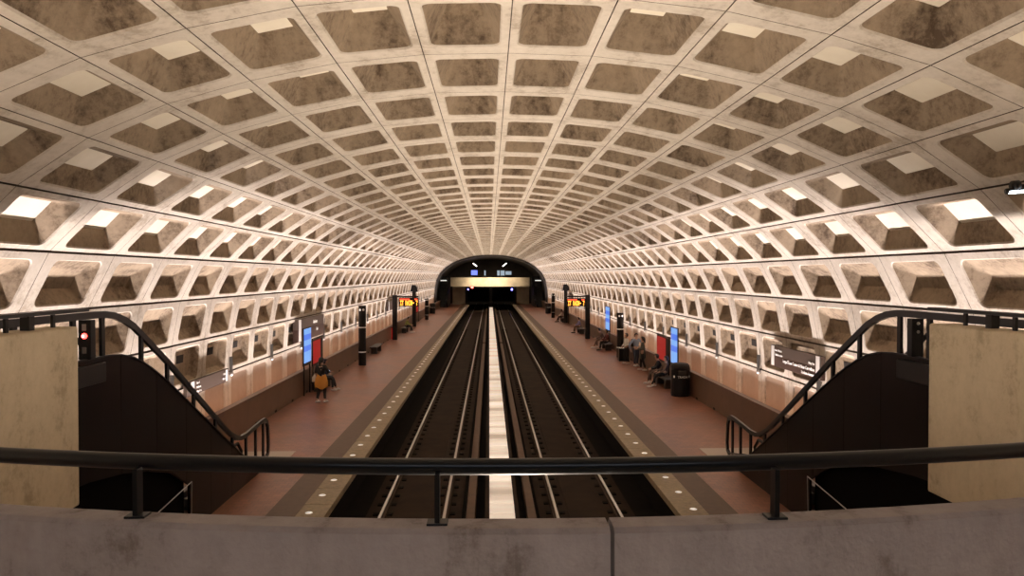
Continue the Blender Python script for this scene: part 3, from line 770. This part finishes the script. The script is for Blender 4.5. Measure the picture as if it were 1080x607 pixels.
person('seated person in pale top with black trousers beside the right trash can', (7.34, 31.7, 0), R(96), 'sit', cT, cB, shW, SK2, arms=RA, lean=-.05, stride=.22)
person('standing person in white shirt and black trousers on the right platform', (7.18, 39.9, 0), R(100), 'stand', cW, cB, shW, SK, arms=[((-.05, .05, -.28), (.05, .22, -.40)), ((.05, .05, -.28), (-.05, .22, -.40))], h=.98)
def pack(t, head, b):
    sm = MB(); sm.box(-.15, .15, -.30, -.13, b+.05, b+.46, bev=.05); sm.build('backpack', cB, t)
person('standing person in pale blue sleeves wearing a dark backpack on the right platform', (7.5, 38.9, 0), R(-160), 'stand', cBl, cD, shW, SK2, extra=pack, h=1.02)
person('standing person in long grey-green coat on the right platform', (7.5, 37.2, 0), R(75), 'stand', cG, cB, shW, SK, coat=True, stride=.16, arms=[((-.03, .08, -.28), (.04, .28, -.30)), ((.03, .08, -.28), (-.04, .28, -.30))], hair='long', h=1.0)
person('seated person leaning forward with white shoes on the far right bench', (7.34, 48.9, 0), R(85), 'sit', cT, cT, shW, SK2, arms=RA, lean=.5, stride=.2)
person('seated person in dark red-brown near the short pylon on the far right bench', (7.34, 47.3, 0), R(95), 'sit', clothm('maroon_cloth', (.11, .03, .025)), cB, None, SK, arms=RA, lean=.1)
person('seated person in lavender shirt behind the right arrival board', (7.32, 61.6, 0), R(90), 'sit', cP, cT, None, SK2, arms=RA, lean=.2)
person('distant seated person in white top on the far right bench', (7.34, 76.4, 0), R(90), 'sit', cW, cB, None, SK, arms=RA, lean=.2, stride=.2)
person('seated person in yellow-green top behind the left arrival board', (-7.32, 62.6, 0), R(-90), 'sit', cY, cB, shW, SK2, arms=RA, lean=.35)

# ---------------------------------------------------------------- flood lamp at the right edge
t = thing('flood_lamp', 'black lamp head with a bluish white tube at the right edge of the view', 'lamp', (5.12, 7.0, 3.2))
mb = MB(); mb.tube([(0, 0, -.0), (0, 0, 2.50)], .03, 10); mb.build('pole', M['black'], t, smooth=True)
mb = MB(); mb.tube([(0, 0, 2.47), (-.35, 0, 2.46)], .02, 8); mb.build('arm', M['black'], t, smooth=True)
mb = MB(); mb.tube([(-.36, -.02, 2.46), (-.30, -.02, 2.47)], .05, 12); mb.tube([(-.42, -.02, 2.41), (.02, -.02, 2.445)], .028, 12); mb.build('lamp_head', M['black'], t, smooth=True)
mb = MB(); mb.tube([(-.405, -.043, 2.396), (.015, -.043, 2.431)], .015, 10); mb.build('tube', mat('blue_white_tube', (1, 1, 1), .5, emit=(.78, .88, 1), estr=7), t, smooth=True)

# ---------------------------------------------------------------- far end: mezzanine hall, escalators, tunnels
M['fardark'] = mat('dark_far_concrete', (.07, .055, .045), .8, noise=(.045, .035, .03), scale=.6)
M['farpar'] = mat('far_parapet_concrete', (.66, .55, .39), .8, noise=(.42, .35, .25), scale=.5)
M['glassdark'] = mat('dark_glossy_frame', (.05, .045, .045), .5)
prof = [(-PX[j], PZ[j]) for j in range(11, -1, -1)]+[(PX[j], PZ[j]) for j in range(1, 12)]
mb = MB()
def ringface(k0, k1, y0, y1, mi=0):
    a = [(x*k0, y0, (z-1)*k0+1) for x, z in prof]; b = [(x*k1, y1, (z-1)*k1+1) for x, z in prof]
    for i in range(len(prof)-1): mb.face([a[i], a[i+1], b[i+1], b[i]], mi)
ringface(1.0, .965, YE-.05, YE-.05, 1); ringface(.965, .965, YE-.05, YE+2.5, 1); ringface(.965, .965, YE+2.5, 134, 0)
struct(mb, 'ceiling', [M['fardark'], M['glassdark']], 'dark arch and plain vault over the far mezzanine')
mb = MB(); mb.box(-6.40, 6.15, 117.6, 118, 3.06, 4.50); mb.box(-6.40, 6.15, 118, 130, 3.06, 3.2)
struct(mb, 'wall_back', M['farpar'], 'pale concrete parapet of the far mezzanine')
mb = MB(); mb.box(-8.6, 8.6, 133.5, 133.8, 3.0, 9); mb.box(-8.6, -4.2, 133.5, 133.8, -1, 3.0); mb.box(4.2, 8.6, 133.5, 133.8, -1, 3.0); mb.box(-.3, .3, 133.5, 133.8, -1, 3.0)
mb.box(-8.6, 8.6, 149.5, 149.8, -1.2, 4)
struct(mb, 'wall_back', M['fardark'], 'dark end wall with two tunnel mouths')
for s, nm in ((-1, 'left'), (1, 'right')):
    t = thing('far_escalator', 'distant black escalator at the end of the %s platform' % nm, 'escalator', (s*7.5, 111.5, 0))
    for q in (-.86, .86):
        mb = MB(); mb.prism([(0, 0), (0, 1.1), (.8, 1.2), (6.3, 4.35), (9, 4.35), (9, 0)], 'x', q-.05, q+.05); mb.build('side_panel', M['black'], t)
        mb = MB(); mb.tube([(q*.9, .1, .4), (q*.9, -.25, .7), (q*.9, -.1, 1.05), (q*.9, .8, 1.2), (q*.9, 6.2, 4.2), (q*.9, 8, 4.3)], .05, 8); mb.build('rubber_handrail', M['rubber'], t)
    mb = MB(); y = .6; z = 0
    for k in range(17): mb.box(-.6, .6, y, y+.4, z, z+.2); y += .346; z += .2
    mb.build('steps', M['rubber'], t)
    mb = MB(); mb.box(-1.0, 1.0, 5.8, 6.1, 3.0, 4.7); mb.build('header_panel', M['black'], t)
    mb = MB(); mb.box(-.5, .5, 5.75, 5.79, 3.95, 4.10); mb.build('lit_strip', mat('pale_strip_lamp', (.8, .8, .78), .5, emit=(1, .95, .88), estr=.8), t)
    # grey service wall under the far mezzanine
    mb = MB(); mb.box(*sorted((s*4.3, s*6.4)), 124, 124.3, 0, 3.0); struct(mb, 'wall_back', M['farpar'], 'grey wall beneath the far mezzanine on the %s' % nm)
def small_light(name, label, cat, x, y, z, rx, rz_, m, rot=0):
    t = thing(name, label, cat, (x, y, z)); t.rotation_euler = (0, rot, 0)
    mb = MB(); mb.box(-rx-.05, rx+.05, 0, .12, -rz_-.05, rz_+.05); mb.build('case', M['black'], t)
    mb = MB(); mb.box(-rx, rx, -.02, 0, -rz_, rz_, bev=.008); mb.build('lens', m, t)
fw = mat('far_white_lamp', (1, 1, 1), .5, emit=(1, .96, .9), estr=5); fb = mat('far_blue_sign', (.1, .15, .6), .5, emit=(.16, .22, 1.0), estr=1.3)
fc = mat('far_cyan_window', (.3, .4, .5), .5, emit=(.42, .55, .7), estr=.5); fr = mat('far_red_signal', (1, .05, .03), .5, emit=(1, .08, .06), estr=12); fbl = mat('far_blue_signal', (.1, .1, 1), .5, emit=(.16, .14, 1), estr=14)
small_light('ceiling_lamp', 'small slanted white lamp on the left of the far mezzanine hall', 'lamp', -2.67, 124, 6.6, .42, .07, fw, R(40))
small_light('ceiling_lamp', 'small slanted white lamp on the right of the far mezzanine hall', 'lamp', 2.29, 124, 6.6, .42, .07, fw, R(-40))
small_light('blue_sign', 'small glowing blue sign on the far mezzanine', 'sign', -2.8, 125, 5.3, .52, .40, fb)
for k, (x, w_) in enumerate(((-1.0, .12), (1.3, .22), (2.0, .34), (3.0, .5))):
    small_light('lit_window', ['narrow pale window left of centre on the far mezzanine', 'narrow pale window right of centre on the far mezzanine', 'bluish lit window in the middle of the far mezzanine row', 'widest bluish lit window at the right of the far mezzanine row'][k], 'window', x, 126, 5.25, w_, .42 if k < 3 else .3, fc)
small_light('tunnel_signal', 'glowing blue signal over the right track at the far tunnel', 'signal', 3.45, 122, 2.52, .13, .15, fbl)
small_light('tunnel_signal', 'glowing red signal over the left track at the far tunnel', 'signal', -3.1, 122, 2.85, .20, .12, fr)
small_light('tunnel_signal', 'small glowing blue signal left of the red one at the far tunnel', 'signal', -3.75, 122, 2.52, .09, .09, fbl)
